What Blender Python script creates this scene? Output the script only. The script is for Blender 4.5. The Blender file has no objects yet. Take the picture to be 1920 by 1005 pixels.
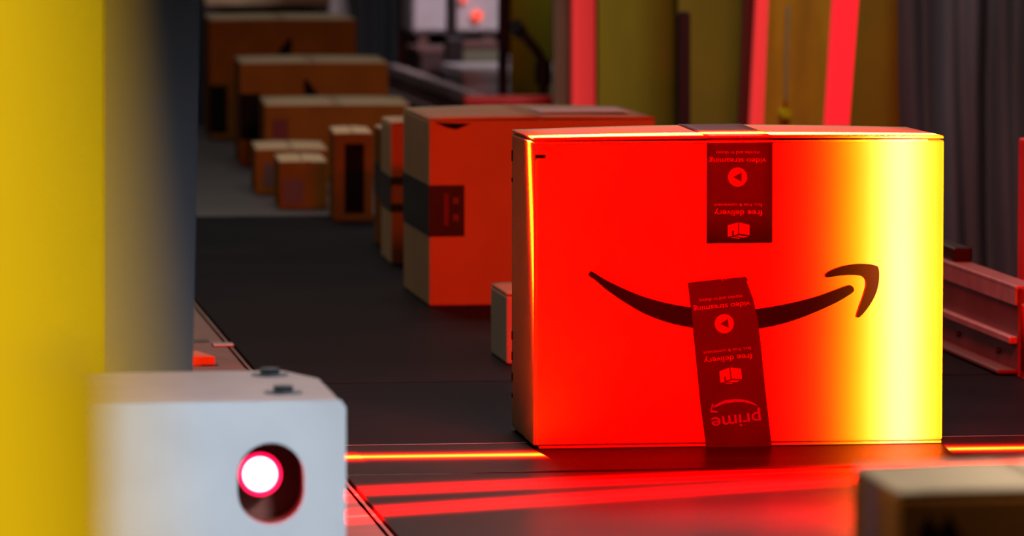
import bpy, bmesh, math, random
from mathutils import Vector, Matrix
random.seed(7)
C = bpy.context.scene.collection
S = bpy.context.scene
# ---------------------------------------------------------------- camera
F = 9666.0; CX, CY = 960.0, 502.5
ZB = 0.90                       # belt surface above the floor
HC = 0.678                      # camera above the belt surface
PITCH = math.atan(752.5 / F)
YAW = math.atan(1290.0 * math.cos(PITCH) / F)
cam = bpy.data.cameras.new('camera'); camo = bpy.data.objects.new('camera', cam); C.objects.link(camo)
S.camera = camo
cam.sensor_width = 36; cam.lens = F / 1920 * 36; cam.clip_start = .05; cam.clip_end = 200
CAMP = Vector((0, 0, ZB + HC))
fw = Vector((math.sin(YAW) * math.cos(PITCH), math.cos(YAW) * math.cos(PITCH), -math.sin(PITCH)))
rt = Vector((math.cos(YAW), -math.sin(YAW), 0)); up = rt.cross(fw)
camo.matrix_world = Matrix((( rt.x, up.x, -fw.x, CAMP.x), (rt.y, up.y, -fw.y, CAMP.y), (rt.z, up.z, -fw.z, CAMP.z), (0, 0, 0, 1)))
cam.dof.use_dof = True; cam.dof.focus_distance = 6.05; cam.dof.aperture_fstop = 9.4
# measuring helpers: a photograph measurement -> a real position on a known plane
def ray(px, py): return fw * F + rt * (px - CX) - up * (py - CY)
def atz(px, py, z=0.0):
    r = ray(px, py); t = (ZB + z - CAMP.z) / r.z; return CAMP + r * t
def aty(px, py, Y):
    r = ray(px, py); return CAMP + r * (Y / r.y)
# ---------------------------------------------------------------- world and lights
S.view_settings.view_transform = 'Standard'; S.view_settings.look = 'None'
S.view_settings.exposure = 0.0; S.view_settings.gamma = 1.0; S.view_settings.use_curve_mapping = False
w = bpy.data.worlds.new('world'); S.world = w; w.use_nodes = True
w.node_tree.nodes['Background'].inputs[0].default_value = (.55, .6, .75, 1)
w.node_tree.nodes['Background'].inputs[1].default_value = .001

def area(name, loc, target, sx, sy, energy, color, spread=180):
    l = bpy.data.lights.new(name, 'AREA'); l.shape = 'RECTANGLE'; l.size = sx; l.size_y = sy
    l.energy = energy; l.color = color; l.spread = math.radians(spread)
    o = bpy.data.objects.new(name, l); C.objects.link(o); o.location = loc
    o.rotation_euler = (Vector(target) - Vector(loc)).to_track_quat('-Z', 'Y').to_euler()
    return o

def line_lamp(name, loc, p0, p1, energy, bands, along=None, cone=80):
    """line projector: a spot whose beam is a thin sheet through p0-p1.
    bands: (colour, half width in radians, offset); along: half angle kept along the line"""
    loc, p0, p1 = Vector(loc), Vector(p0), Vector(p1)
    l = bpy.data.lights.new(name, 'SPOT'); l.energy = energy; l.color = (1, 1, 1)
    l.spot_size = math.radians(cone); l.spot_blend = .1; l.shadow_soft_size = 0.0
    o = bpy.data.objects.new(name, l); C.objects.link(o)
    z = -(((p0 + p1) / 2) - loc).normalized()
    x = (p1 - p0); x = (x - z * x.dot(z)).normalized(); y = z.cross(x)
    o.matrix_world = Matrix(((x.x, y.x, z.x, loc.x), (x.y, y.y, z.y, loc.y), (x.z, y.z, z.z, loc.z), (0, 0, 0, 1)))
    l.use_nodes = True; nt = l.node_tree; nt.nodes.clear()
    N = nt.nodes.new; L = nt.links.new
    def m(op, a, b=None):
        n = N('ShaderNodeMath'); n.operation = op
        for i, v in enumerate((a, b)):
            if v is None: continue
            if isinstance(v, (int, float)): n.inputs[i].default_value = v
            else: L(v, n.inputs[i])
        return n.outputs[0]
    tc = N('ShaderNodeTexCoord'); sp = N('ShaderNodeSeparateXYZ'); L(tc.outputs['Normal'], sp.inputs[0])
    v = m('DIVIDE', sp.outputs[1], m('ABSOLUTE', sp.outputs[2]))
    u = m('DIVIDE', sp.outputs[0], m('ABSOLUTE', sp.outputs[2]))
    prev = None
    for col, wd, off in bands:
        d = m('DIVIDE', m('SUBTRACT', v, off), wd)
        g = m('EXPONENT', m('MULTIPLY', m('MULTIPLY', d, d), -1.0))
        em = N('ShaderNodeEmission'); em.inputs[0].default_value = (1, 1, 1, 1)
        mx = N('ShaderNodeVectorMath'); mx.operation = 'SCALE'; mx.inputs[0].default_value = col; L(g, mx.inputs[3])
        if prev is None: prev = mx.outputs[0]
        else:
            ad = N('ShaderNodeVectorMath'); ad.operation = 'ADD'; L(prev, ad.inputs[0]); L(mx.outputs[0], ad.inputs[1]); prev = ad.outputs[0]
    em = N('ShaderNodeEmission'); L(prev, em.inputs[0]); em.inputs[1].default_value = 1
    if along:
        k = m('SUBTRACT', 1.0, m('POWER', m('DIVIDE', m('ABSOLUTE', u), along), 6.0)); L(m('MAXIMUM', k, 0.0), em.inputs[1])
    out = N('ShaderNodeOutputLight'); L(em.outputs[0], out.inputs[0])
    return o

YF = atz(1008, 843).y           # plane of the big carton's front
MBX0 = aty(1004, 600, YF).x; MBX1 = aty(1767, 600, YF).x
MBH = aty(1385, 260, YF).z - ZB
XM = (MBX0 + MBX1) / 2
# ceiling lamps of the hall, beyond and beside the line; added fills after them
area('hall_lamp_far', (0.6, 15.2, ZB + 5.5), (1.0, 12, ZB), 3, 2, 46, (1.0, .93, .85))
area('hall_lamp_over_line', (1.0, 10.2, ZB + 3.0), (1.0, 9.2, ZB), 1.2, .5, 9, (1.0, .82, .66), 100)
area('hall_lamp_left', (-3.2, 9.2, ZB + 2.4), (1.0, 8.8, ZB), 1.5, 1.0, 7, (.95, .97, 1.0), 120)
area('housing_fill', (1.25, 2.7, ZB + 1.2), (0.12, 4.35, ZB + .0), .3, .3, 2.7, (.86, .93, 1.0), 38)  # added fill for the housing front, not a known lamp
area('post_fill', (0.45, -.35, ZB + 1.2), (-.05, .40, ZB + .66), .3, .3, 1.1, (1.0, .95, .85), 48)  # put in to brighten the near yellow post
area('column_fill', (-0.9, 3.6, ZB + 1.5), (0.15, 4.9, ZB + .5), .3, .3, .9, (.85, .93, 1.0), 46)  # unseen fill added to lift the grey-blue column
area('near_carton_fill', (0.1, 2.9, ZB + 1.5), (0.95, 3.06, ZB + .28), .2, .2, 1.3, (1.0, .93, .9), 26)  # extra fill so the near dark carton does not go black
area('bench_fill', (2.7, 12.2, ZB + 2.2), (1.95, 14.6, ZB + .3), .4, .4, 5, (1.0, .86, .93), 46)  # added fill for the dim cabinet and bench
area('panel_fill', (1.7, 8.3, ZB + 2.6), (1.9, 10.8, ZB + .2), .6, .6, 5.0, (1.0, .97, .85), 70)  # invented neutral fill for the guard sheets and far carton fronts
# red lamps of the scanner over the big carton, then added fills
area('scanner_lamp', (XM - .05, YF - 1.05, ZB + 1.15), (XM - .05, YF, ZB + .12), .34, .12, 24, (1, 0, 0), 100)
area('scanner_lamp_rear', (1.15, YF + .25, ZB + 1.35), (1.0, YF + 2.0, ZB + .1), .6, .15, 2.3, (1, .12, 0), 90)
area('guard_red_fill', (0.9, YF + .7, ZB + 1.3), (2.2, 10.2, ZB + .2), .3, .3, .5, (1, .12, .07), 70)  # red fill added for the guarding, not part of the scanner
area('carton_top_fill', (1.07, 7.1, ZB + 1.7), (1.07, 6.12, ZB + .36), .5, .2, 2.6, (1.0, .86, .86), 70)  # whitish fill added to lighten the big carton's top
area('belt_red_fill', (1.75, 4.6, ZB + 1.2), atz(1560, 965), .1, .1, 12, (1, 0, 0), 16)  # added red fill for the bright lane on the near belt
area('belt_red_fill_wide', (1.0, 4.2, ZB + 1.4), (1.1, 5.45, ZB), .4, .1, 4, (1, 0, 0), 40)  # second added fill, reddens the dark near belt
# scanner lines, then an added lamp for the front band
P0, P1 = atz(645, 857), atz(1900, 840)
T = aty(1385, 258, YF); T = Vector((T.x, YF + .045, T.z))
Mid = (P0 + P1) / 2; dn = (T - Vector((T.x, Mid.y, ZB)))
src = Vector((0, Mid.y, ZB)) + dn * (1.25 / dn.z)
YEL = [((120, 0, 0), .022, 0), ((160, 75, 0), .011, 0), ((0, 50, 5), .008, 0)]
line_lamp('line_lamp_a', (MBX0 - .02, src.y, src.z), P0, P1, 150, YEL, None, 90)
line_lamp('line_lamp_b', (MBX1 + .03, src.y, src.z), P0, P1, 150, YEL, None, 90)
RED = [((900, .0, 0), .018, 0), ((60, 3, 3), .002, 0)]
line_lamp('line_lamp_c', (1.0, 5.0, ZB + 1.3), atz(655, 922), atz(1900, 868), 60, RED, None, 56)
line_lamp('line_lamp_d', (1.0, 4.9, ZB + 1.3), atz(660, 962), atz(1700, 893), 60, RED, None, 56)
B0, B1 = aty(1690, 830, YF), aty(1690, 270, YF)
line_lamp('front_band_fill', (2.25, YF - 1.0, ZB + .2), B0, B1, 30,  # added lamp that projects the bright band on the carton front
          [((90, 23.0, 0), .026, -.001), ((5, 2, 13), .013, 0.0)], None, 60)

# ---------------------------------------------------------------- materials
MATS = {}
def mat(name, col, rough=.6, metal=0., noise=0., nscale=20., bump=0., bscale=200., emit=None, es=1., wave=None, spec=.5, stretch=None):
    if name in MATS: return MATS[name]
    m = bpy.data.materials.new(name); m.use_nodes = True; nt = m.node_tree; b = nt.nodes['Principled BSDF']
    b.inputs['Base Color'].default_value = (*col, 1); b.inputs['Roughness'].default_value = rough; b.inputs['Metallic'].default_value = metal
    b.inputs['Specular IOR Level'].default_value = spec
    tc = nt.nodes.new('ShaderNodeTexCoord'); src_ = tc.outputs['Object']
    if stretch:
        mp = nt.nodes.new('ShaderNodeMapping'); mp.inputs['Scale'].default_value = stretch; nt.links.new(src_, mp.inputs[0]); src_ = mp.outputs[0]
    if noise:
        n = nt.nodes.new('ShaderNodeTexNoise'); n.inputs['Scale'].default_value = nscale; n.inputs['Detail'].default_value = 6
        nt.links.new(src_, n.inputs['Vector'])
        r = nt.nodes.new('ShaderNodeValToRGB')
        r.color_ramp.elements[0].position = .3; r.color_ramp.elements[1].position = .7
        r.color_ramp.elements[0].color = (*[c * (1 - noise) for c in col], 1); r.color_ramp.elements[1].color = (*[min(1, c * (1 + noise)) for c in col], 1)
        nt.links.new(n.outputs[0], r.inputs[0]); nt.links.new(r.outputs[0], b.inputs['Base Color'])
    if bump or wave:
        bp = nt.nodes.new('ShaderNodeBump'); bp.inputs['Strength'].default_value = bump or .3; bp.inputs['Distance'].default_value = .001
        if wave:
            t = nt.nodes.new('ShaderNodeTexWave'); t.inputs['Scale'].default_value = wave; t.bands_direction = 'DIAGONAL'
            t.inputs['Distortion'].default_value = .3
        else:
            t = nt.nodes.new('ShaderNodeTexNoise'); t.inputs['Scale'].default_value = bscale; t.inputs['Detail'].default_value = 4
        nt.links.new(src_, t.inputs['Vector']); nt.links.new(t.outputs[0 if not wave else 1], bp.inputs['Height']); nt.links.new(bp.outputs[0], b.inputs['Normal'])
    if emit:
        b.inputs['Emission Color'].default_value = (*emit, 1); b.inputs['Emission Strength'].default_value = es
    MATS[name] = m; return m
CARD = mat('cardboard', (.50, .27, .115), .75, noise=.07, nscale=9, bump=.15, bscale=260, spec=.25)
CARD2 = mat('cardboard_pale', (.50, .37, .22), .75, noise=.08, nscale=9, bump=.15, bscale=260, spec=.25)  # also carton tops: overhead light put into the paler colour
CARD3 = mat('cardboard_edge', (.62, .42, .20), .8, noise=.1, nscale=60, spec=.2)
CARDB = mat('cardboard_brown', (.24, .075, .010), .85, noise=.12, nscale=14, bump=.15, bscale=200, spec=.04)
INK = mat('black_ink', (.008, .002, .0015), .7, noise=.35, nscale=14, spec=.1)
TAPE = mat('black_tape', (.044, .007, .009), .5, noise=.12, nscale=30, bump=.2, bscale=60, spec=.12)
TAPE_D = mat('dark_tape', (.010, .011, .016), .35, bump=.3, bscale=60, spec=.5)
PRINT = mat('tape_print', (.30, .06, .05), .6, noise=.15, nscale=300, spec=.1)
PRINTB = mat('tape_print_blue', (.20, .03, .85), .6, noise=.1, nscale=300, spec=.1)
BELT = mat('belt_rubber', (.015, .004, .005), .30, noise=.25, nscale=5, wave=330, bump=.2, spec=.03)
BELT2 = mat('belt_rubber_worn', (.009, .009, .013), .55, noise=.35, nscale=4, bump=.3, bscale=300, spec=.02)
BELT3 = mat('belt_rubber_far', (.05, .045, .045), .5, noise=.2, nscale=3, bump=.3, bscale=300, spec=.4)  # paler base colour than the nearer belts
STEEL = mat('steel', (.45, .44, .44), .35, .9, noise=.1, nscale=20)
FRAME = mat('frame_paint', (.20, .175, .11), .55, noise=.2, nscale=12)
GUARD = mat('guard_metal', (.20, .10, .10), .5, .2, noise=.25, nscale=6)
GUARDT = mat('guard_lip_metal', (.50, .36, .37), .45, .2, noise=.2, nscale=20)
HOUSE = mat('housing_paint', (.60, .63, .68), .45, noise=.06, nscale=14, bump=.15, bscale=90)
HOUSE_T = mat('housing_top_pink', (.78, .52, .48), .5, noise=.08, nscale=25)  # top plate pinker than the front plate
DARK = mat('dark_plastic', (.012, .008, .008), .4)
BLACK = mat('black_metal', (.008, .004, .006), .5)
YPAINT = mat('yellow_paint', (.76, .48, .0), .6, noise=.05, nscale=6, spec=.12)
GREY = mat('grey_blue_paint', (.13, .16, .22), .55, noise=.05, nscale=8)
ORANGE = mat('orange_paint', (.85, .36, .02), .5, noise=.1, nscale=20)
RED_LIT = mat('red_lit_colour', (.9, .055, .06), .5, noise=.12, nscale=5, stretch=(6, 6, .6))  # red light on the upright and low beam put into the base colour
GLOW_A = mat('red_post_added_glow', (.9, .03, .04), .4, emit=(1, .018, .03), es=.75)  # emission added to give the red posts their brightness
GLOW_B = mat('red_post_added_glow_dim', (.9, .05, .05), .4, emit=(1, .05, .05), es=.42)  # weaker added emission for the other two posts
RED_D = mat('dark_red_paint', (.12, .012, .006), .6)
OLIVE = mat('olive_yellow_panel', (.28, .235, .0), .7, noise=.2, nscale=3, stretch=(3, 3, .5))
OLIVE2 = mat('yellow_panel', (.44, .41, .0), .7, noise=.2, nscale=3, stretch=(3, 3, .5))
AMBER = mat('amber_panel', (.48, .27, .0), .7, noise=.35, nscale=5, stretch=(2, 2, .7))
GREEN = mat('grey_green_panel', (.18, .17, .11), .6, noise=.15, nscale=4)
CONC = mat('concrete', (.16, .15, .15), .8, noise=.2, nscale=3, bump=.2, bscale=30)
WALLM = mat('wall_paint', (.12, .125, .14), .8, noise=.15, nscale=.8)
CURT = mat('grey_curtain', (.075, .09, .11), .6, noise=.35, nscale=2.2, stretch=(3, 3, .5))
WHITE = mat('white_metal', (.60, .52, .56), .5, noise=.15, nscale=8)
MAROON = mat('brown_metal', (.13, .05, .045), .6)
LENS = mat('lens_glow', (1, .9, .9), .3, emit=(1, .80, .84), es=4)
LENSR = mat('lens_ring', (1, .02, .1), .3, emit=(1, .0, .06), es=1.6)
SIGNAL = mat('signal_glow', (1, .1, .05), .3, emit=(1, .10, .06), es=.75)

# ---------------------------------------------------------------- object helpers
def tag(o, label=None, cat=None, group=None, kind=None):
    if label: o['label'] = label
    if cat: o['category'] = cat
    if group: o['group'] = group
    if kind: o['kind'] = kind
    return o
def thing(name, loc, label, cat, group=None, rz=0.):
    o = bpy.data.objects.new(name, None); C.objects.link(o); o.location = loc; o.rotation_euler = (0, 0, rz)
    o.empty_display_size = .1
    return tag(o, label, cat, group)
def link(name, me, m, parent=None, world=True, smooth=False):
    """me in world coordinates when world, else in the parent's own frame"""
    o = bpy.data.objects.new(name, me); C.objects.link(o)
    if m: me.materials.clear(); me.materials.append(m)
    if smooth:
        for p in me.polygons: p.use_smooth = True
    if parent:
        chain = Matrix.Identity(4); p = parent
        while p: chain = Matrix.Translation(p.location) @ p.rotation_euler.to_matrix().to_4x4() @ chain; p = p.parent
        if world: me.transform(chain.inverted())
        o.parent = parent
    return o
def bm_mesh(bm, name):
    me = bpy.data.meshes.new(name); bmesh.ops.recalc_face_normals(bm, faces=bm.faces); bm.to_mesh(me); bm.free(); return me
def bxm(bm, a, b, bev=0., seg=2):
    a, b = Vector(a), Vector(b); c = (a + b) / 2; s = b - a
    g = bmesh.ops.create_cube(bm, size=1, matrix=Matrix.Translation(c) @ Matrix.Diagonal((s.x, s.y, s.z, 1)))
    if bev:
        es = list({e for v in g['verts'] for e in v.link_edges})
        bmesh.ops.bevel(bm, geom=es, offset=bev, segments=seg, affect='EDGES', profile=.5)
def box(name, a, b, m, parent=None, bev=0., world=True, seg=2, smooth=False):
    bm = bmesh.new(); bxm(bm, a, b, bev, seg); return link(name, bm_mesh(bm, name), m, parent, world, smooth)
def cyl(name, p, q, r, m, parent=None, seg=24, r2=None, bev=0., world=True):
    p, q = Vector(p), Vector(q); d = q - p; bm = bmesh.new()
    M = Matrix.Translation((p + q) / 2) @ d.to_track_quat('Z', 'Y').to_matrix().to_4x4()
    bmesh.ops.create_cone(bm, cap_ends=True, segments=seg, radius1=r, radius2=r if r2 is None else r2, depth=d.length, matrix=M)
    if bev:
        es = [e for e in bm.edges if any(len(f.verts) > 4 for f in e.link_faces)]
        bmesh.ops.bevel(bm, geom=es, offset=bev, segments=2, affect='EDGES')
    return link(name, bm_mesh(bm, name), m, parent, world)
def prism(name, pts, vec, m, parent=None, bev=0.):
    """closed outline pts (world) pushed along vec"""
    bm = bmesh.new(); vs = [bm.verts.new(p) for p in pts]; f = bm.faces.new(vs)
    g = bmesh.ops.extrude_face_region(bm, geom=[f]); nv = [v for v in g['geom'] if isinstance(v, bmesh.types.BMVert)]
    bmesh.ops.translate(bm, verts=nv, vec=Vector(vec))
    if bev: bmesh.ops.bevel(bm, geom=list(bm.edges), offset=bev, segments=2, affect='EDGES')
    return link(name, bm_mesh(bm, name), m, parent)
def curve_mesh(loops, ext):
    cu = bpy.data.curves.new('outline', 'CURVE'); cu.dimensions = '2D'; cu.fill_mode = 'BOTH'; cu.extrude = ext
    for lp in loops:
        s = cu.splines.new('POLY'); s.points.add(len(lp) - 1); s.use_cyclic_u = True
        for i, (x, y) in enumerate(lp): s.points[i].co = (x, y, 0, 1)
    o = bpy.data.objects.new('outline', cu); C.objects.link(o)
    me = bpy.data.meshes.new_from_object(o); bpy.data.objects.remove(o); bpy.data.curves.remove(cu); return me
def text_mesh(s, bold=.0):
    cu = bpy.data.curves.new('text', 'FONT'); cu.body = s; cu.extrude = .02; cu.offset = bold; cu.resolution_u = 3
    o = bpy.data.objects.new('text', cu); C.objects.link(o)
    me = bpy.data.meshes.new_from_object(o); bpy.data.objects.remove(o); bpy.data.curves.remove(cu); return me
def smooth_loop(pts, n=4):
    out = []; k = len(pts)
    for i in range(k):
        p0, p1, p2, p3 = (Vector(pts[(i + j - 1) % k]) for j in range(4))
        for t in range(n):
            t /= n
            out.append(tuple(.5 * ((2 * p1) + (p2 - p0) * t + (2 * p0 - 5 * p1 + 4 * p2 - p3) * t * t + (3 * p1 - p0 - 3 * p2 + p3) * t ** 3)))
    return out
def stadium(cx, cz, hw, hh, n=14, cut=False):
    pts = []
    for k in range(n + 1):
        a = math.pi * k / n; pts.append((cx + hw * math.cos(a), cz + (hh - hw) + hw * math.sin(a)))
    for k in range(n + 1):
        a = math.pi + math.pi * k / n; pts.append((cx + hw * math.cos(a), cz - (hh - hw) + hw * math.sin(a)))
    return pts

# ---------------------------------------------------------------- the setting
o = box('floor', (-6, -3, -.1), (9, 26, 0), CONC); tag(o, kind='structure')
o = box('wall_back', (-6, 25.8, 0), (9, 26, 7), WALLM); tag(o, kind='structure')
o = box('wall_right', (8.8, -3, 0), (9, 25.8, 7), WALLM); tag(o, kind='structure')

# ---------------------------------------------------------------- conveyor
XL, XR = .572, 1.585
def seam(py, px=700): return atz(px, py).y
YS = [1.6, seam(889), seam(834), seam(717), seam(404, 450), 13.45]
def belt_loop(y0, y1, m, parent, r=.03):
    bm = bmesh.new(); prof = []
    for k in range(9): a = math.pi / 2 + math.pi * k / 8; prof.append((y0 + r + r * math.cos(a), ZB - r + r * math.sin(a)))
    for k in range(9): a = -math.pi / 2 + math.pi * k / 8; prof.append((y1 - r + r * math.cos(a), ZB - r + r * math.sin(a)))
    vs = [bm.verts.new((XL, y, z)) for y, z in prof]; f = bm.faces.new(vs)
    g = bmesh.ops.extrude_face_region(bm, geom=[f]); bmesh.ops.translate(bm, verts=[v for v in g['geom'] if isinstance(v, bmesh.types.BMVert)], vec=(XR - .012 - XL, 0, 0))
    return link('belt', bm_mesh(bm, 'belt'), m, parent)
labels = ['nearest conveyor section with textured black belt, lit by red scanner lines',
          'narrow conveyor section under the front edge of the big red-lit carton',
          'short conveyor section behind the big red-lit carton, between two seams',
          'long dark conveyor section carrying the taped carton and the small cartons behind it',
          'farthest conveyor section with paler belt under the row of brown cartons']
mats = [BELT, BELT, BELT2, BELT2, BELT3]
for i in range(5):
    y0, y1 = YS[i] + .0015, YS[i + 1] - .0015
    t = thing('conveyor', ((XL + XR) / 2, (y0 + y1) / 2, 0), labels[i], 'conveyor', 'belt conveyor sections in line')
    belt_loop(y0, y1, mats[i], t, .010)
    # left and right side frames with a flat flange
    for s, (xa, xb) in enumerate(((XL - .13, XL - .006), (XR - .008, XR + .018))):
        bm = bmesh.new(); bxm(bm, (xa, y0, ZB - .012), (xb, y1, ZB - .004)); xi = xb if s == 0 else xa
        bxm(bm, (xi - .004, y0, ZB - .15), (xi + .004, y1, ZB - .004)); bxm(bm, (xa, y0, ZB - .16), (xb, y1, ZB - .15))
        link('side_frame', bm_mesh(bm, 'side_frame'), FRAME, t)
    box('slider_bed', (XL + .01, y0 + .07, ZB - .030), (XR - .02, y1 - .07, ZB - .021), STEEL, t)
    if i in (0, 2, 3, 4):
        for yy in (y0 + .25, y1 - .25):
            for xx in (XL - .09, XR - .045):
                b = box('leg', (xx, yy - .03, 0.0), (xx + .06, yy + .03, ZB - .16), FRAME, t, .004)
    if i == 1:
        box('nose_strip', (XL, y1 - .0045, ZB - .0002), (XR - .015, y1 - .0005, ZB + .0004), STEEL, t)
    if i == 2:   # left frame slots and bright rivet seen beside the belt
        pass
    if i == 3:
        for px, py in ((376, 640), (392, 684)):
            p = atz(px, py, -.004); box('frame_slot', (p.x - .012, p.y - .02, p.z + .0002), (p.x + .012, p.y + .02, p.z + .0012), BLACK, t, .0005)
        p = atz(424, 648, -.004); box('cover_plate', (p.x - .02, p.y - .02, p.z + .0003), (p.x + .02, p.y + .02, p.z + .003), STEEL, t, .0008)
    # right guard
    if i in (3, 4):
        pass
# right hand guard rail in two lengths
GE = atz(1908, 704).y
XG = aty(1908, 704, GE).x
GH = aty(1908, 536, GE).z - ZB
def guard(y0, y1, lab):
    t = thing('guard_rail', (XG, (y0 + y1) / 2, ZB), lab, 'guard rail', 'sheet metal guards on the right side of the belt')
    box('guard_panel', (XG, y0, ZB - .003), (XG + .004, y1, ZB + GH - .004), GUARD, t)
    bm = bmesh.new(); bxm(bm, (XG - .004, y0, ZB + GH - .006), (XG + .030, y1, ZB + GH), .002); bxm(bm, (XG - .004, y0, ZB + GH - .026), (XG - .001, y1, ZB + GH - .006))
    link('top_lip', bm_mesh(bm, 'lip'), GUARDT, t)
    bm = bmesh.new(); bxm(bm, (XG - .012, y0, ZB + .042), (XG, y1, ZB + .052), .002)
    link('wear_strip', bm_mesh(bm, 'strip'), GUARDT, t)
    box('bottom_flange', (XG - .028, y0, ZB + .002), (XG, y1, ZB + .008), MAROON, t, .002)
    n = int((y1 - y0) / .25)
    for k in range(n):
        y = y0 + .1 + k * .25
        cyl('screw', (XG - .001, y, ZB + .024), (XG - .006, y, ZB + .024), .004, BLACK, t, 8)
    return t
guard(GE, 9.6, 'maroon sheet metal guard with pinkish lip right of the big carton')
guard(9.604, 14.5, 'far length of guard rail seen behind the taped carton top')
# small black reader clipped on the guard
p0 = aty(1843, 492, GE + .65); p1 = aty(1905, 527, GE + .65)
t = thing('photo_sensor', ((p0.x + p1.x) / 2, GE + .65, p1.z), 'small black photo sensor on the top lip of the right guard rail', 'sensor')
bz = ZB + GH
x0 = XG + .004
box('sensor_body', (x0, GE + .42, bz), (x0 + .028, GE + .58, bz + .020), BLACK, t, .003)
box('sensor_foot', (x0 + .004, GE + .62, bz), (x0 + .022, GE + .68, bz + .012), DARK, t, .002)
# upright at the right frame edge, red light put into its colour
p0 = aty(1914, 570, 7.0); p1 = aty(1914, 766, 7.0)
t = thing('scanner_upright', (p0.x + .03, 7.02, 0), 'upright with red light in its colour at the far right edge beside the guard rail end', 'post')
box('upright', (p0.x + .006, 7.0, 0), (p0.x + .05, 7.05, ZB + .3), RED_LIT, t, .004)
box('bracket_plate', (p0.x, 6.985, p1.z), (p0.x + .05, 7.0, p0.z), RED_LIT, t, .002)

# ---------------------------------------------------------------- cartons
def carton(lab, xl, yb, xr, yt, vpx, d, m=CARD, top=None, bulge=.002, Y=None, name='carton', wide=None, gap=.004, group=None):
    """measured carton: front-left-bottom corner, width and height from the photo, depth d in metres"""
    P = atz(xl, yb) if Y is None else Vector((aty(xl, 900, Y).x, Y, ZB))
    q = aty(xr, yb, P.y); wd = (q.x - P.x) if wide is None else wide
    h = aty(xl, yt, P.y).z - ZB
    phi = -(vpx + 330) / F
    R = Matrix.Rotation(phi, 4, 'Z')
    base = P + R @ Vector((wd / 2, d / 2, 0)); base.z = ZB + .0005
    t = thing(name, base, lab, 'box', group, phi)
    bm = bmesh.new(); bxm(bm, (-wd / 2, -d / 2, 0), (wd / 2, d / 2, h - .0035), .0035, 3)
    link('carton_body', bm_mesh(bm, 'body'), m, t, False)
    for s in (-1, 1):            # two top flaps meeting over the middle
        bm = bmesh.new(); x0, x1 = (-wd / 2 + .001, -.0008) if s < 0 else (.0008, wd / 2 - .001)
        n = 6; vs = {}
        for i in range(n + 1):
            for j in range(n + 1):
                x = x0 + (x1 - x0) * i / n; y = -d / 2 + .0006 + (d - .0012) * j / n
                z = h + bulge * math.cos(math.pi * x / wd) * (.35 + .65 * j / n)
                vs[i, j, 1] = bm.verts.new((x, y, z)); vs[i, j, 0] = bm.verts.new((x, y, z - .003))
        for i in range(n):
            for j in range(n):
                for k in (0, 1): bm.faces.new([vs[i, j, k], vs[i + 1, j, k], vs[i + 1, j + 1, k], vs[i, j + 1, k]])
        for i in range(n):
            bm.faces.new([vs[i, 0, 0], vs[i + 1, 0, 0], vs[i + 1, 0, 1], vs[i, 0, 1]]); bm.faces.new([vs[i, n, 0], vs[i + 1, n, 0], vs[i + 1, n, 1], vs[i, n, 1]])
            bm.faces.new([vs[0, i, 0], vs[0, i + 1, 0], vs[0, i + 1, 1], vs[0, i, 1]]); bm.faces.new([vs[n, i, 0], vs[n, i + 1, 0], vs[n, i + 1, 1], vs[n, i, 1]])
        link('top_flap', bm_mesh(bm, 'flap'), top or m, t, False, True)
    t['_h'] = h; t['_w'] = wd; t['_d'] = d
    return t, P, wd, h
def clean(t):
    for k in ('_h', '_w', '_d'): del t[k]
# helper: a patch of print on a carton front or left side, local coords
def patch(t, name, x0, x1, z0, z1, m, th=.0006, side='front', y0=None, y1=None):
    wd, d, h = t['_w'], t['_d'], t['_h']
    if side == 'front':
        return box(name, (-wd / 2 + x0 * wd, -d / 2 - th, z0 * h), (-wd / 2 + x1 * wd, -d / 2 + .0002, z1 * h), m, t, 0, False)
    return box(name, (-wd / 2 - th, -d / 2 + x0 * d, z0 * h), (-wd / 2 + .0002, -d / 2 + x1 * d, z1 * h), m, t, 0, False)

GRP = 'cartons riding on the conveyor'
def smile_mesh(t, cx, cz, w_, m, name='printed_arc', rot=0., n=14):
    """crescent print centred on the front, in local metres"""
    d = t['_d']; pts = []
    for k in range(n + 1):
        a = k / n; pts.append((cx + (a - .5) * w_, cz - .22 * w_ * math.sin(math.pi * a)))
    for k in range(n, -1, -1):
        a = k / n; pts.append((cx + (a - .5) * w_, cz - .22 * w_ * math.sin(math.pi * a) + .30 * w_ * math.sin(math.pi * a) + .004))
    bm = bmesh.new(); c = Matrix.Rotation(rot, 3, 'Y')
    vs = []
    for x, z in pts:
        v = Vector((x - cx, 0, z - cz)); v = c @ v; vs.append(bm.verts.new((v.x + cx, -d / 2 - .0006, v.z + cz)))
    f = bm.faces.new(vs); g = bmesh.ops.extrude_face_region(bm, geom=[f]); bmesh.ops.translate(bm, verts=[v for v in g['geom'] if isinstance(v, bmesh.types.BMVert)], vec=(0, .0008, 0))
    return link(name, bm_mesh(bm, name), m, t, False)

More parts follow.
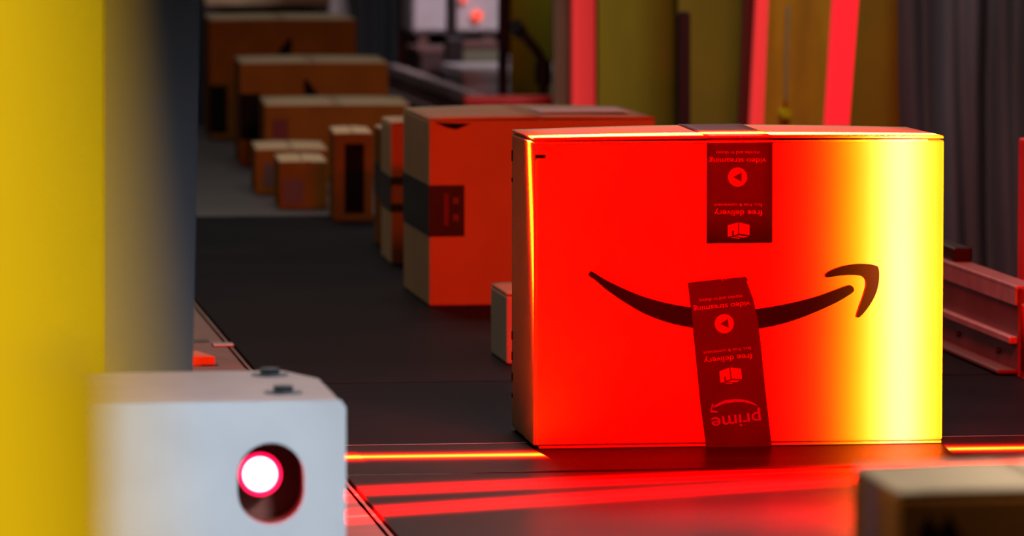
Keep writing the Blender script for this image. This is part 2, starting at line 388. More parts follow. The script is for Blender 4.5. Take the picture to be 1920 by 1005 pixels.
tA, *_ = carton('farthest tall brown carton, topmost in the photo at the end of the row', 393, 262, 668, 37, 121, .50, CARDB, CARD2, group=GRP)
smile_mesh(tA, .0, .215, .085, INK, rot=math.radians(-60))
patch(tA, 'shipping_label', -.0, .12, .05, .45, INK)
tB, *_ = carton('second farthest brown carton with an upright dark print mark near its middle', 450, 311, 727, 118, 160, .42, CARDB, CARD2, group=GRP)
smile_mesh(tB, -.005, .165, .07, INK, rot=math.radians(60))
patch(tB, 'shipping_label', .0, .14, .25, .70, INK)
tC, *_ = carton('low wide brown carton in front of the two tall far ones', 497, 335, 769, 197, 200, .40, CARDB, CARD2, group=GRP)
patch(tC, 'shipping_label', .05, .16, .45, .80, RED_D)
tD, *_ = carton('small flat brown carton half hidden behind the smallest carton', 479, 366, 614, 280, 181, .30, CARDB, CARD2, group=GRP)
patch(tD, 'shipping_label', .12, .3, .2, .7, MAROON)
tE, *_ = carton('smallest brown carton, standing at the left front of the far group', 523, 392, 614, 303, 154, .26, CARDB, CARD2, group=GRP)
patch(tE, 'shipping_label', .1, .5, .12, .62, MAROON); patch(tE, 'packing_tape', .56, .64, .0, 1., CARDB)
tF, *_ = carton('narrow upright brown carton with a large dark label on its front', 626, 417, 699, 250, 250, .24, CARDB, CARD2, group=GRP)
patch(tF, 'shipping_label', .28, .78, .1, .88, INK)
tJ, *_ = carton('brown carton with a black taped side squeezed behind the large orange-lit one', 724, 470, 790, 246, -330, .20, CARDB, CARD2, group=GRP)
patch(tJ, 'black_tape', 0, 1, .42, .70, TAPE_D, side='left'); patch(tJ, 'black_tape', 0, .6, .42, .70, TAPE_D)
tG, *_ = carton('thin orange-lit slice of carton just left of the large taped one', 733, 496, 800, 231, -100, .20, CARD, CARD2, group=GRP)
patch(tG, 'black_tape', 0, .6, .37, .43, TAPE_D, th=.001); patch(tG, 'black_tape', 0, .6, .56, .62, TAPE_D, th=.001); patch(tG, 'black_tape', 0, 1, .37, .62, TAPE_D, side='left')
tH, PH, wH, hH = carton('large orange-lit carton with black tape round its left corner', 805, 575, 1228, 223, -330, .36, CARD, CARD2, .004, group=GRP)
patch(tH, 'black_tape', 0, 1, .372, .645, TAPE_D, side='left')
patch(tH, 'black_tape', -.002, .155, .372, .645, TAPE_D, th=.0008)
patch(tH, 'tape_lettering', .065, .085, .43, .60, RED_D, th=.0012)
for zz in (.455, .545):
    patch(tH, 'tape_lettering', .105, .13, zz, zz + .035, MAROON, th=.0012)
# dark patch painted for the shade in the crease, top left of the front
d_ = tH['_d']
bm = bmesh.new(); vs = [bm.verts.new(Vector(p)) for p in ((-wH / 2 + .008, -d_ / 2 - .0008, hH - .006), (-wH / 2 + .065, -d_ / 2 - .0008, hH - .008), (-wH / 2 + .042, -d_ / 2 - .0008, hH - .017), (-wH / 2 + .028, -d_ / 2 - .0008, hH - .014))]
f = bm.faces.new(vs); g = bmesh.ops.extrude_face_region(bm, geom=[f]); bmesh.ops.translate(bm, verts=[v for v in g['geom'] if isinstance(v, bmesh.types.BMVert)], vec=(0, .0009, 0))
link('crease_shade', bm_mesh(bm, 'gap'), INK, tH, False)
bm = bmesh.new(); bxm(bm, (wH * .02, -.10, hH + .0042), (wH * .42, .05, hH + .0052)); link('shipping_label', bm_mesh(bm, 'lab'), mat('glossy_label', (.7, .7, .78), .35), tH, False)
tI, *_ = carton('small pale carton peeking out left of the big red-lit carton', 950, 684, 1030, 551, -330, .17, CARD2, CARD2, group=GRP)
tN, *_ = carton('near dark carton in the bottom right corner, out of focus', 1682, 1000, 2300, 922, -330, .135, CARDB, CARD2, Y=3.0, group=GRP)
patch(tN, 'edge_tape', .40, .70, 0, .99, RED_D, side='left')
for fx in (.095, .155):
    hN, wN, dN = tN['_h'], tN['_w'], tN['_d']; cx = -wN / 2 + fx * wN
    z1 = hN * .955
    prism_pts = [(cx - .003, z1 - .09), (cx + .003, z1 - .09), (cx + .003, z1 - .012), (cx + .007, z1 - .012), (cx, z1), (cx - .007, z1 - .012), (cx - .003, z1 - .012)]
    bm = bmesh.new(); f = bm.faces.new([bm.verts.new((x, -dN / 2 - .0006, z)) for x, z in prism_pts])
    g = bmesh.ops.extrude_face_region(bm, geom=[f]); bmesh.ops.translate(bm, verts=[v for v in g['geom'] if isinstance(v, bmesh.types.BMVert)], vec=(0, .0008, 0))
    link('up_arrow', bm_mesh(bm, 'arrow'), INK, tN, False)
for t in (tA, tB, tC, tD, tE, tF, tG, tJ, tH, tI, tN): clean(t)

# ---------------------------------------------------------------- the big carton
MD = .212
tM, PM, wM, hM = carton('big carton glowing red and yellow with a curved arrow and taped front', 1004, 843, 1767, 261, -330, MD, CARD, CARD, .0045, group=GRP)
clean(tM)
for ch in list(tM.children):      # remake body with a lip below and above
    if ch.name.startswith('carton_body'): bpy.data.objects.remove(ch)
bm = bmesh.new(); bxm(bm, (-wM / 2, -MD / 2, .0035), (wM / 2, MD / 2, hM - .0045), .0032, 3)
link('carton_body', bm_mesh(bm, 'body'), CARD, tM, False)
box('bottom_flap', (-wM / 2 + .004, -MD / 2 + .0008, 0), (wM / 2 - .001, MD / 2 - .001, .0032), CARD, tM, .001, False)
box('glue_flap', (-wM / 2 - .0016, -MD / 2 + .004, .004), (-wM / 2 + .001, -MD / 2 + .085, hM - .005), CARD, tM, .0008, False)
box('edge_fold', (-wM / 2 + .001, -MD / 2 - .0012, hM - .0062), (wM / 2 - .020, -MD / 2 + .002, hM - .0035), CARD3, tM, .0005, False)
YFm = PM.y
def fpix(px, py, off=.0008):
    r = ray(px, py); return CAMP + r * ((YFm - off) / r.y)
def print_px(name, me2d, m, parent=tM, off=.0008, th=.0004):
    """me2d: a flat mesh whose x,y are measured photo positions on the carton front; z>0 marks the front skin"""
    for v in me2d.vertices:
        p = fpix(v.co.x, v.co.y, off + (th if v.co.z > 0 else 0)); v.co = p
    return link(name, me2d, m, parent)
def crop7(pts): return [(1080 + .3125 * x, 460 + .3125 * y) for x, y in pts]
sm = crop7([(84, 162), (97, 158), (170, 203), (260, 248), (380, 299), (500, 336), (600, 358), (700, 373), (800, 384), (900, 390), (1000, 388), (1100, 379), (1200, 364), (1330, 337), (1450, 305), (1560, 266), (1630, 241), (1655, 244), (1668, 262), (1655, 287), (1560, 344), (1430, 402), (1300, 450), (1200, 477), (1100, 496), (1000, 507), (900, 510), (800, 506), (690, 490), (560, 462), (430, 415), (320, 355), (200, 275), (120, 208), (78, 178)])
print_px('smile_arrow', curve_mesh([smooth_loop(sm)], .5), INK)
ah = crop7([(1496, 184), (1500, 170), (1535, 148), (1600, 125), (1680, 112), (1750, 112), (1800, 122), (1816, 138), (1819, 200), (1806, 270), (1780, 330), (1740, 390), (1705, 428), (1692, 433), (1684, 420), (1700, 370), (1725, 300), (1741, 240), (1738, 207), (1720, 186), (1680, 179), (1600, 180), (1512, 191)])
print_px('arrow_head', curve_mesh([smooth_loop(ah)], .5), INK)
print_px('print_mark', curve_mesh([[(1004, 290), (1023, 290), (1023, 296), (1004, 296)]], .5), INK)
for z0, z1 in ((.325, .338), (.30, .305), (.11, .12), (.085, .095), (.06, .07), (.04, .045)):
    box('edge_mark', (-wM / 2 - .0006, MD / 2 - .012, z0), (-wM / 2 + .0004, MD / 2 - .004, z1), INK, tM, 0, False)
# upper tape, one strip running down the front and over the top
xa, xb = fpix(1325, 400).x, fpix(1448, 400).x; zlow = fpix(1385, 455).z
prof = [(YFm - .0010, zlow), (YFm - .0010, zlow + (ZB + hM - .012 - zlow) * .5), (YFm - .0010, ZB + hM - .010), (YFm - .0006, ZB + hM - .003), (YFm + .0015, ZB + hM + .0018)]
for k in range(1, 9): 
    a = k / 8; prof.append((YFm + .0015 + (MD - .003) * a, ZB + hM + .0012 + .0045 * (.35 + .65 * a)))
prof += [(YFm + MD + .0012, ZB + hM - .004), (YFm + MD + .0012, ZB + hM - .10)]
bm = bmesh.new(); rows = []
for y, z in prof: rows.append([bm.verts.new((xa + (xb - xa) * i / 6, y, z)) for i in range(7)])
for r0, r1 in zip(rows, rows[1:]):
    for i in range(6): bm.faces.new([r0[i], r0[i + 1], r1[i + 1], r1[i]])
o = link('upper_tape', bm_mesh(bm, 'tape'), TAPE, tM, smooth=True)
sol = o.modifiers.new('thickness', 'SOLIDIFY'); sol.thickness = .0003; sol.offset = 0
tag(o, 'black printed tape strip over the top edge'); upper = o
# lower tape, laid slightly askew over the curved arrow
lo = [(1290, 530), (1345, 524), (1398, 519), (1402, 524), (1400, 528), (1412, 560), (1421, 600), (1427, 650), (1436, 740), (1447, 836.5), (1325, 840.5), (1314, 760), (1303, 650), (1296, 580)]
lower = print_px('lower_tape', curve_mesh([lo], .5), TAPE, off=.0014)
tag(lower, 'black printed tape strip laid askew across the curved arrow')
# printing on the tapes, upside down as the strips run
def text_px(s, cx, cy, wpx, hpx, rot, m, parent, off, bold=.0):
    me = text_mesh(s, bold); xs = [v.co.x for v in me.vertices]; ys = [v.co.y for v in me.vertices]
    x0, x1, y0, y1 = min(xs), max(xs), min(ys), max(ys); c, sn = math.cos(rot), math.sin(rot)
    for v in me.vertices:
        u = (v.co.x - (x0 + x1) / 2) / (x1 - x0) * wpx; k = (v.co.y - (y0 + y1) / 2) / (y1 - y0) * hpx
        u, k = -u, k                      # upside down: x mirrored, y mirrored twice (photo y runs down)
        v.co.x, v.co.y = cx + u * c - k * sn, cy + u * sn + k * c
    return print_px('tape_lettering', me, m, parent, off)
def rot2(pts, cx, cy, rot):
    c, s = math.cos(rot), math.sin(rot); return [(cx + x * c - y * s, cy + x * s + y * c) for x, y in pts]
def play(cx, cy, r, rot, parent, off):
    ring = [(r * math.cos(a * math.pi / 16), r * math.sin(a * math.pi / 16)) for a in range(32)]
    tri = [(r * .42, -r * .48), (r * .42, r * .48), (-r * .45, 0)]
    print_px('play_symbol', curve_mesh([rot2(ring, cx, cy, rot), rot2(tri, cx, cy, rot)], .5), PRINT, parent, off)
def parcel(cx, cy, wd, hh, rot, parent, off):
    a = wd / 2; b = hh / 2
    left = [(-a, -b * .65), (-1, -b), (-1, b * .45), (-a * .45, b * .62), (-a * .45, b * .05), (-a * .6, b * .1), (-a * .6, b * .7), (-a, b * .8)]
    right = [(1, -b), (a, -b * .7), (a, b * .6), (1, b * .42)]
    bot = [(-a * .35, b * .75), (0, b * .60), (a * .9, b * .75), (a * .45, b * .9)]
    bot2 = [(-a * .75, b * .88), (-a * .45, b * .82), (a * .2, b * .98), (0, b * 1.05)]
    for q in (left, right, bot, bot2):
        print_px('parcel_symbol', curve_mesh([rot2(q, cx, cy, rot)], .5), PRINT, parent, off)
text_px('movies and tv shows', 1383, 286.5, 81, 7, 0, PRINT, upper, .0013)
text_px('video streaming', 1383, 300, 107, 13, 0, PRINT, upper, .0013, .008)
play(1383, 332, 18, 0, upper, .0013)
text_px('fast, free & convenient', 1384, 384, 90, 7, 0, PRINT, upper, .0013)
text_px('free delivery', 1384.5, 398, 91, 14, 0, PRINT, upper, .0013, .008)
parcel(1385, 432, 41, 30, 0, upper, .0013)
r_ = math.radians(-6)
text_px('movies and tv shows', 1351.5, 560, 81, 7, r_, PRINT, lower, .0019)
text_px('video streaming', 1353, 573.5, 107, 13, r_, PRINT, lower, .0019, .008)
play(1358, 607, 18, r_, lower, .0019)
text_px('fast, free & convenient', 1363, 657, 90, 7, r_, PRINT, lower, .0019)
text_px('free delivery', 1365, 671, 91, 14, r_, PRINT, lower, .0019, .008)
parcel(1370, 704, 41, 30, r_, lower, .0019)
text_px('prime', 1380, 785, 93, 31, math.radians(-7), PRINTB, lower, .0019, .012)
arc = smooth_loop([(1422, 762), (1410, 754), (1395, 749.5), (1375, 748.5), (1355, 752), (1338, 761.5), (1340, 764), (1357, 757.5), (1375, 754.5), (1395, 754.5), (1410, 758)])
print_px('small_smile_arrow', curve_mesh([arc], .5), PRINTB, lower, off=.0019)
print_px('small_arrow_head', curve_mesh([[(1335, 757), (1338, 758), (1334, 769), (1346, 771), (1345, 774), (1331, 773.5)]], .5), PRINTB, lower, off=.0019)
text_px('LS', 1357, 524, 9, 4, r_, PRINT, lower, .0019)

# ---------------------------------------------------------------- sensor housing, lower left
YH = atz(650, 755, .22).y; YH = 4.35
xr = aty(649, 880, YH).x; zt = aty(500, 753, YH).z; xl = aty(-260, 880, YH).x
YHb = 4.35 * (755 + 250) / (695 + 250); zb = ZB - .25
t = thing('sensor_housing', ((xl + xr) / 2, (YH + YHb) / 2, 0), 'pale grey sensor housing with a glowing slot window, lower left', 'sensor')
cxs, czs = aty(508, 907, YH).x, aty(508, 907, YH).z
hw = (572 - 445) / 2 * YH / F; hh = (985 - 829) / 2 * YH / F
me = curve_mesh([[(xl, zb), (xr, zb), (xr, zt - .006), (xr - .004, zt), (xl, zt)], stadium(cxs, czs, hw, hh)], .003)
me.transform(Matrix.Translation((0, YH + .003, 0)) @ Matrix.Rotation(math.pi / 2, 4, 'X'))
fp = link('front_plate', me, HOUSE, t)
top = aty(600, 696, YHb); 
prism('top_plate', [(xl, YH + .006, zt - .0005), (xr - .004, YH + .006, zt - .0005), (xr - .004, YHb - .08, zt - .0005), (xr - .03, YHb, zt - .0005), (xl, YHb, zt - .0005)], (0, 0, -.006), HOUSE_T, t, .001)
prism('side_plate', [(xr - .006, YH + .006, zb), (xr - .006, YHb - .01, zb), (xr - .03, YHb - .01, zt - .008), (xr - .006, YHb - .09, zt - .008), (xr - .006, YH + .006, zt - .008)], (.006, 0, 0), HOUSE, t)
box('back_plate', (xl, YHb - .006, zb), (xr - .03, YHb, zt - .008), HOUSE, t)
# recess behind the slot
ring = stadium(cxs, czs, hw + .0002, hh + .0002); bm = bmesh.new()
r0 = [bm.verts.new((x, YH + .006, z)) for x, z in ring]; r1 = [bm.verts.new((x, YH + .05, z)) for x, z in ring]
for i in range(len(ring)): j = (i + 1) % len(ring); bm.faces.new([r0[i], r0[j], r1[j], r1[i]])
bm.faces.new(r1)
link('slot_recess', bm_mesh(bm, 'recess'), mat('recess_red_brown', (.16, .05, .035), .5), t)
lc = aty(488, 890, YH + .02)
ln = cyl('lens', (lc.x, YH + .024, lc.z), (lc.x, YH + .018, lc.z), .0145, LENS, t, 32, .0125, .001)
bm = bmesh.new(); n = 32
for k in range(n):
    pass
rr = [[(lc.x + r * math.cos(a * 2 * math.pi / n), lc.z + r * math.sin(a * 2 * math.pi / n)) for a in range(n)] for r in (.0182, .0146)]
bm.free(); me = curve_mesh(rr, .003); me.transform(Matrix.Translation((0, YH + .024, 0)) @ Matrix.Rotation(math.pi / 2, 4, 'X'))
link('lens_ring', me, LENSR, t)
pl = bpy.data.lights.new('lens_lamp', 'POINT'); pl.energy = .06; pl.color = (1, .02, .04); pl.shadow_soft_size = .004
plo = bpy.data.objects.new('lens_lamp', pl); C.objects.link(plo); plo.location = (lc.x + .002, YH + .012, lc.z)
cyl('lens_barrel', (lc.x, YH + .0245, lc.z), (lc.x, YH + .049, lc.z), .019, DARK, t, 32)
for px, py, nm in ((506, 703, 0), (531, 736, 1)):
    q = atz(px, py, zt - ZB)
    bolt = cyl('bolt', (q.x, q.y, zt - .0005), (q.x, q.y, zt + .006), .0095, mat('dark_bolt', (.05, .06, .07), .4, .6), t, 6)
    cyl('washer', (q.x, q.y, zt - .0008), (q.x, q.y, zt + .001), .0165, mat('washer_grey', (.16, .17, .18), .4, .5), bolt, 24)
box('support_post', (xr - .16, YH + .10, 0), (xr - .08, YH + .18, zb + .004), GREY, t)
# ---------------------------------------------------------------- columns behind the housing
def column(name, lab, px0t, px1t, px0b, px1b, Y, dep, m, cat='post', bev=.003):
    """column measured at photo heights 0 and 690, carried straight on to the floor and up"""
    a0, a1 = aty(px0t, 0, Y), aty(px0b, 690, Y); b0, b1 = aty(px1t, 0, Y), aty(px1b, 690, Y)
    def ext(p, q, z): k = (z - p.z) / (q.z - p.z); return p + (q - p) * k
    zt_, zb_ = ZB + 1.6, 0.
    pts = [ext(a0, a1, zb_), ext(b0, b1, zb_), ext(b0, b1, zt_), ext(a0, a1, zt_)]
    c = (pts[0] + pts[1]) / 2
    t = thing(name, (c.x, Y + dep / 2, 0), lab, cat)
    for p in pts: p.y = Y
    prism('shaft', pts, (0, dep, 0), m, t, bev)
    bm = bmesh.new(); bxm(bm, (pts[0].x - .03, Y - .03, 0), (pts[1].x + .03, Y + dep + .03, .012), .003); link('base_plate', bm_mesh(bm, 'plate'), m, t)
    return t
column('machine_column', 'dark grey-blue column between the yellow one and the belt', 190, 376, 190, 362, 4.98, .10, GREY)
column('yellow_column', 'yellow column standing left of the grey-blue one', -520, 198, -520, 198, 4.86, .10, YPAINT)
# near, strongly out of focus yellow guard post
ye = aty(150, 500, .40).x
t = thing('guard_post', (ye - .06, .46, 0), 'large yellow guard post very near, blurred along the left edge', 'post')
slope = (aty(205, 1005, .40).x - aty(95, 0, .40).x) / (aty(95, 0, .40).z - aty(205, 1005, .40).z); zc = aty(150, 500, .40).z
def xe(z): return ye - slope * (z - zc) if abs(z - zc) < .3 else ye - slope * math.copysign(.3, z - zc)
prism('post_shaft', [(ye - .14, .40, .012), (xe(.012), .40, .012), (xe(zc - .3), .40, zc - .3), (xe(zc + .3), .40, zc + .3), (xe(2.6), .40, 2.6), (ye - .14, .40, 2.6)], (0, .12, 0), YPAINT, t, .002)
box('base_plate', (ye - .16, .36, 0), (ye + .04, .56, .012), YPAINT, t, .002)
q0 = aty(225, 700, 1.1)
t = thing('yellow_rail', (q0.x - .11, 1.14, 0), 'yellow rail end overlapping the left side of the pale grey housing', 'rail')
box('rail_post', (q0.x - .20, 1.1, .012), (q0.x, 1.18, q0.z), YPAINT, t, .0015)
box('base_plate', (q0.x - .23, 1.07, 0), (q0.x + .03, 1.21, .012), YPAINT, t, .002)
# orange bracket on the left conveyor frame
q = atz(381, 672, 0)
ob = prism('orange_bracket', [(q.x - .03, q.y - .06, ZB - .0038), (q.x + .012, q.y - .06, ZB - .0038), (q.x - .006, q.y + .03, ZB - .0038), (q.x - .03, q.y + .03, ZB - .0038)], (0, 0, .012), ORANGE, None, .001)
tag(ob, 'small orange bracket wedged between the grey-blue column and the belt frame', 'bracket')

# ---------------------------------------------------------------- background to the right of the line
def upright(name, lab, x0, x1, Y, m, dep=.04, top=None, lean=0, cat='post', foot=True, group=None, x0b=None, x1b=None, yb=235):
    a0, b0 = aty(x0, 0, Y), aty(x1, 0, Y); a1, b1 = aty(x0b if x0b is not None else x0, yb, Y), aty(x1b if x1b is not None else x1, yb, Y)
    zt_ = aty(x0, top, Y).z if top is not None else ZB + 1.3
    def ext(p, q, z): k = (z - p.z) / (q.z - p.z); r = p + (q - p) * k; r.y = Y; return r
    pts = [ext(a0, a1, 0), ext(b0, b1, 0), ext(b0, b1, zt_), ext(a0, a1, zt_)]
    c = (pts[0] + pts[1]) / 2
    t = thing(name, (c.x, Y + dep / 2, 0), lab, cat, group)
    prism('shaft' if cat == 'post' else 'sheet', pts, (0, dep, 0), m, t, min(.004, dep / 4))
    if foot: box('base_plate' if cat == 'post' else 'bottom_rail', (pts[0].x - .015, Y - .015, 0), (pts[1].x + .015, Y + dep + .015, .012), BLACK, t, .002)
    return t
RP = 'red posts of the machine guarding, glow added'
upright('red_post', 'vertical red post with added glow right of the bent black arm', 1077, 1116, 11.5, GLOW_B, .05, group=RP)
upright('red_post', 'slim leaning red post with added glow, middle one of the three', 1423, 1442, 10.0, GLOW_B, .05, x0b=1411, x1b=1432, group=RP)
upright('red_post', 'broad leaning red post with added glow, rightmost of the three', 1568, 1611, 9.4, GLOW_A, .05, x0b=1553, x1b=1593, group=RP)
upright('dark_red_post', 'dark red slat just left of the slim red post', 1397, 1420, 10.16, RED_D, .03, x0b=1386, x1b=1408)
YP = 'yellow guard sheets behind the cartons'
upright('guard_sheet', 'olive yellow sheet right of the vertical red post', 1121, 1268, 11.2, OLIVE, .012, cat='panel', group=YP)
upright('guard_sheet', 'dark olive sheet behind the short black post', 1272, 1392, 10.8, mat('olive_dark_panel', (.22, .17, .0), .7, noise=.15, nscale=3), .012, cat='panel', group=YP)
upright('guard_sheet', 'amber sheet with dusty streak between the two leaning red posts', 1436, 1580, 10.3, AMBER, .012, cat='panel', group=YP, x0b=1424, x1b=1564)
upright('guard_sheet', 'brownish yellow sheet between the broad red post and the grey curtain', 1590, 1692, 10.1, mat('brown_yellow_panel', (.29, .20, .0), .7, noise=.2, nscale=4), .012, cat='panel', group=YP)
upright('guard_sheet', 'brighter yellow sheet behind the bent black arm', 958, 1036, 12.9+.3, OLIVE2, .012, cat='panel', group=YP)
upright('guard_sheet', 'grey green sheet left of the vertical red post', 1038, 1078, 11.62, GREEN, .012, cat='panel', group=YP)
# dusty streak and knob on the amber sheet
q = aty(1472, 214, 10.28); cyl_o = cyl('door_knob', (q.x, 10.26, q.z), (q.x, 10.30, q.z), .011, mat('knob_yellow', (.5, .5, .0), .4), None, 16, bev=.003)
tag(cyl_o, 'small yellow green knob on the amber sheet', 'knob')
q0, q1 = aty(1478, 10, 10.28), aty(1474, 190, 10.28)
prism_o = prism('cable', [q0 + Vector((-.004, 0, 0)), q0 + Vector((.004, 0, 0)), q1 + Vector((.003, 0, 0)), q1 + Vector((-.003, 0, 0))], (0, .012, 0), mat('cable_olive', (.30, .27, .12), .5), None, .0015)
tag(prism_o, 'thin pale cable hanging down the amber sheet', 'cable')
BP = 'black posts standing behind the belt'
upright('black_post', 'short black post standing out against the olive sheets', 1274, 1295, 9.95, BLACK, .03, top=22, group=BP)
upright('black_post', 'straight black post left of the bright yellow sheet', 936, 953, 12.85, BLACK, .03, group=BP)
t = upright('black_post', 'thicker black post in front of the white cabinet', 838, 856, 14.1, BLACK, .03, group=BP)
a, b = aty(834, 70, 14.08), aty(868, 200, 14.08)
box('cable_box', (a.x, 14.06, b.z), (b.x, 14.11, a.z), BLACK, t, .006)
# bent black arm
ax = [aty(968, 52, 12.1), aty(985, 70, 12.1), aty(1004, 92, 12.1), aty(1016, 112, 12.1), aty(1019, 136, 12.1), aty(1019, 420, 12.1)]
ax[-1].z = 0
t = thing('bent_arm', (ax[-1].x, 12.1, 0), 'black bent arm with a knob end in front of the bright yellow sheet', 'arm')
def tube(name, pts, rad, m, parent, seg=12):
    cu = bpy.data.curves.new(name, 'CURVE'); cu.dimensions = '3D'; cu.bevel_depth = rad; cu.bevel_resolution = 4; cu.use_fill_caps = True
    s = cu.splines.new('POLY'); s.points.add(len(pts) - 1)
    for i, p in enumerate(pts): s.points[i].co = (*p, 1)
    o = bpy.data.objects.new(name, cu); C.objects.link(o); me = bpy.data.meshes.new_from_object(o); bpy.data.objects.remove(o); bpy.data.curves.remove(cu)
    return link(name, me, m, parent, smooth=True)
tube('arm_tube', ax, .011, BLACK, t)
cyl('knob', ax[0] + Vector((-.004, -.02, .006)), ax[0] + Vector((.012, .02, -.012)), .017, BLACK, t, 16, bev=.004)
cyl('elbow', ax[4] + Vector((0, 0, .03)), ax[4] + Vector((0, 0, -.03)), .02, BLACK, t, 16, bev=.004)
# white cabinet with a red signal lamp
Yc = 15.0
a, b = aty(772, -60, Yc), aty(940, 62, Yc)
t = thing('control_cabinet', ((a.x + b.x) / 2, Yc + .1, 0), 'blurred white control cabinet with a round red signal lamp', 'cabinet')
box('cabinet_body', (a.x, Yc, b.z), (b.x, Yc + .25, a.z + .5), WHITE, t, .01)
m2 = aty(854, 0, Yc).x
box('door', (a.x + .008, Yc - .006, b.z + .01), (m2 - .004, Yc, a.z + .49), WHITE, t, .002)
box('door', (m2 + .004, Yc - .006, b.z + .01), (b.x - .008, Yc, a.z + .49), WHITE, t, .002)
for xx in (a.x + .02, b.x - .05): box('leg', (xx, Yc + .02, 0), (xx + .03, Yc + .22, b.z + .002), MAROON, t)
q = aty(893, 29, Yc); cyl('signal_lamp', (q.x, Yc - .03, q.z), (q.x, Yc - .004, q.z), .0155, SIGNAL, t, 24, bev=.003)
q = aty(868, -2, Yc); cyl('signal_lamp', (q.x, Yc - .03, q.z), (q.x, Yc - .004, q.z), .010, SIGNAL, t, 24, bev=.002)
# machine body under the cabinet, packing bench
a, b = aty(786, 92, 14.5), aty(866, 400, 14.5)
t = thing('dark_bin', ((a.x + b.x) / 2, 14.6, 0), 'dark brown bin under the white cabinet, left of the black posts', 'bin')
box('bin_body', (a.x, 14.5, 0), (b.x, 14.8, a.z), mat('bin_brown', (.05, .02, .02), .6), t, .01)
box('rim', (a.x - .004, 14.496, a.z - .012), (b.x + .004, 14.804, a.z + .002), MAROON, t, .003)
a, b = aty(858, 60, 14.2), aty(938, 100, 14.2)
t = thing('green_crate', ((a.x + b.x) / 2, 14.3, 0), 'olive green blurred crate between the two black posts', 'crate')
box('crate_body', (a.x, 14.2, 0), (b.x, 14.4, b.z + .03), GREEN, t, .008)
box('rim', (a.x - .004, 14.196, b.z + .012), (b.x + .004, 14.404, b.z + .032), MAROON, t, .003)
Yt = 13.45
a, b = aty(866, 118, Yt), aty(1078, 150, Yt)
t = thing('work_bench', ((a.x + b.x) / 2, Yt + .2, 0), 'pinkish grey work bench behind the straight black post', 'bench')
box('bench_top', (a.x, Yt, b.z), (b.x, Yt + .45, b.z + .03), WHITE, t, .004)
box('apron', (a.x + .005, Yt + .004, b.z - .06), (b.x - .005, Yt + .02, b.z), WHITE, t, .002)
for xx in (a.x + .01, b.x - .04):
    for yy in (Yt + .02, Yt + .4): box('leg', (xx, yy, 0), (xx + .03, yy + .03, b.z), WHITE, t)
q0, q1 = aty(958, 108, Yt + .2), aty(992, 140, Yt + .2)
t = thing('parts_tray', ((q0.x + q1.x) / 2, Yt + .2, b.z + .03), 'small pale tray standing on the pinkish bench', 'tray')
box('tray_body', (q0.x, Yt + .15, b.z + .03), (q1.x, Yt + .25, q0.z), WHITE, t, .004)
box('tray_lid', (q0.x - .003, Yt + .147, q0.z), (q1.x + .003, Yt + .253, q0.z + .005), WHITE, t, .001)
# strip of the parallel conveyor behind the taped carton, red light put into its colour
q0, q1 = aty(872, 181, 11.9), aty(1040, 197, 11.9)
o = box('red_beam', (q0.x, 11.9, q1.z), (q1.x, 11.96, q0.z), RED_LIT, None, .004); 
t = thing('cross_beam', ((q0.x + q1.x) / 2, 11.93, 0), 'low horizontal beam with red light in its colour just above the taped carton', 'beam')
o.data.transform(Matrix.Translation(-t.location)); o.parent = t
for xx in (q0.x + .01, q1.x - .04): box('leg', (xx, 11.91, 0), (xx + .03, 11.95, q1.z), RED_D, t)
# brown machine frame left of the cabinet
upright('machine_frame', 'reddish brown frame left of the white cabinet', 748, 782, 15.6, MAROON, .06)
# grey boxes at the far top left
a, b = aty(366, -40, 15.5), aty(470, 16, 15.5)
t = thing('far_shelf', (1.2, 16.2, 0), 'blurred pale shelf at the very top beyond the farthest carton', 'shelf')
a, b = aty(385, -30, 16), aty(620, 10, 16)
box('shelf_board', (a.x, 16, b.z), (b.x, 16.4, b.z + .03), CARD2, t, .003)
for xx in (a.x, b.x - .04): box('shelf_upright', (xx, 16.05, 0), (xx + .04, 16.35, b.z), GREY, t)
q0, q1 = aty(392, -20, 16.05), aty(445, 10, 16.05)
t2 = thing('storage_bin', ((q0.x + q1.x) / 2, 16.2, b.z + .03), 'dark green grey bin on the pale far shelf', 'bin')
box('bin_body', (q0.x, 16.08, b.z + .03), (q1.x, 16.3, b.z + .16), mat('bin_green', (.04, .06, .05), .6), t2, .006)
box('rim', (q0.x - .004, 16.076, b.z + .15), (q1.x + .004, 16.304, b.z + .165), BLACK, t2, .002)
q0, q1 = aty(590, -60, 17), aty(670, 22, 17)
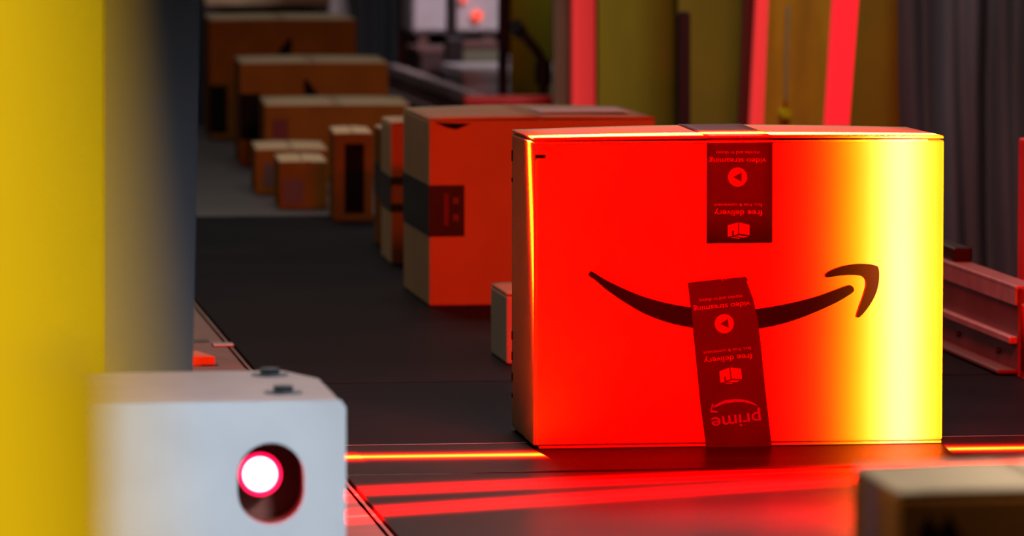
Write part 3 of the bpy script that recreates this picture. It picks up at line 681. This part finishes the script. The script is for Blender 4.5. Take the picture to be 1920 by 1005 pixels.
t2 = thing('white_sack', ((q0.x + q1.x) / 2, 17.2, 0), 'pale sack standing beyond the right end of the farthest carton', 'sack')
bm = bmesh.new(); bmesh.ops.create_uvsphere(bm, u_segments=20, v_segments=12, radius=1, matrix=Matrix.Translation(((q0.x + q1.x) / 2, 17.2, q1.z / 2 + .1)) @ Matrix.Diagonal(((q1.x - q0.x) * .6, .18, q1.z / 2 + .1, 1)))
for v in bm.verts: v.co.z = max(0, v.co.z)
link('sack_body', bm_mesh(bm, 'sack'), WHITE, t2, smooth=True)
# grey sheet behind (slanting) and the plastic curtain at right
def curtain(name, lab, x0, x1, Y, m, amp=.02, waves=5, x0b=None):
    a, b = aty(x0, 0, Y), aty(x1, 0, Y); n = 90; bm = bmesh.new(); rows = []
    for j in range(9):
        z = .05 + (ZB + 1.3) * j / 8; row = []
        for i in range(n + 1):
            u = i / n; row.append(bm.verts.new((a.x + (b.x - a.x) * u + .012 * math.sin(j * .9 + u * 3), Y + amp * math.sin(u * waves * 6.283 + .5 * math.sin(j * .8)) + amp * .5 * math.sin(u * waves * 2.7 * 6.283 + j * .3), z)))
        rows.append(row)
    for r0, r1 in zip(rows, rows[1:]):
        for i in range(n): bm.faces.new([r0[i], r0[i + 1], r1[i + 1], r1[i]])
    t = thing(name, ((a.x + b.x) / 2, Y, 0), lab, 'curtain')
    o = link('curtain_sheet', bm_mesh(bm, name), m, t, smooth=True); s = o.modifiers.new('thickness', 'SOLIDIFY'); s.thickness = .002
    box('curtain_rail', (a.x - .03, Y - .03, ZB + 1.345), (b.x + .03, Y + .03, ZB + 1.39), BLACK, t, .004)
    for xx in (a.x + .06, b.x - .08): box('rail_post', (xx, Y + .06, 0), (xx + .02, Y + .08, ZB + 1.35), BLACK, t)
    return t
curtain('plastic_curtain', 'dark grey folded plastic curtain behind the right guard rail', 1694, 2150, 9.9, CURT, .03, 3)
curtain('far_curtain', 'dark blue grey hanging sheet beyond the far end of the guard rail', 655, 760, 17.8, mat('far_sheet', (.10, .11, .13), .6, noise=.3, nscale=2), .02, 3)
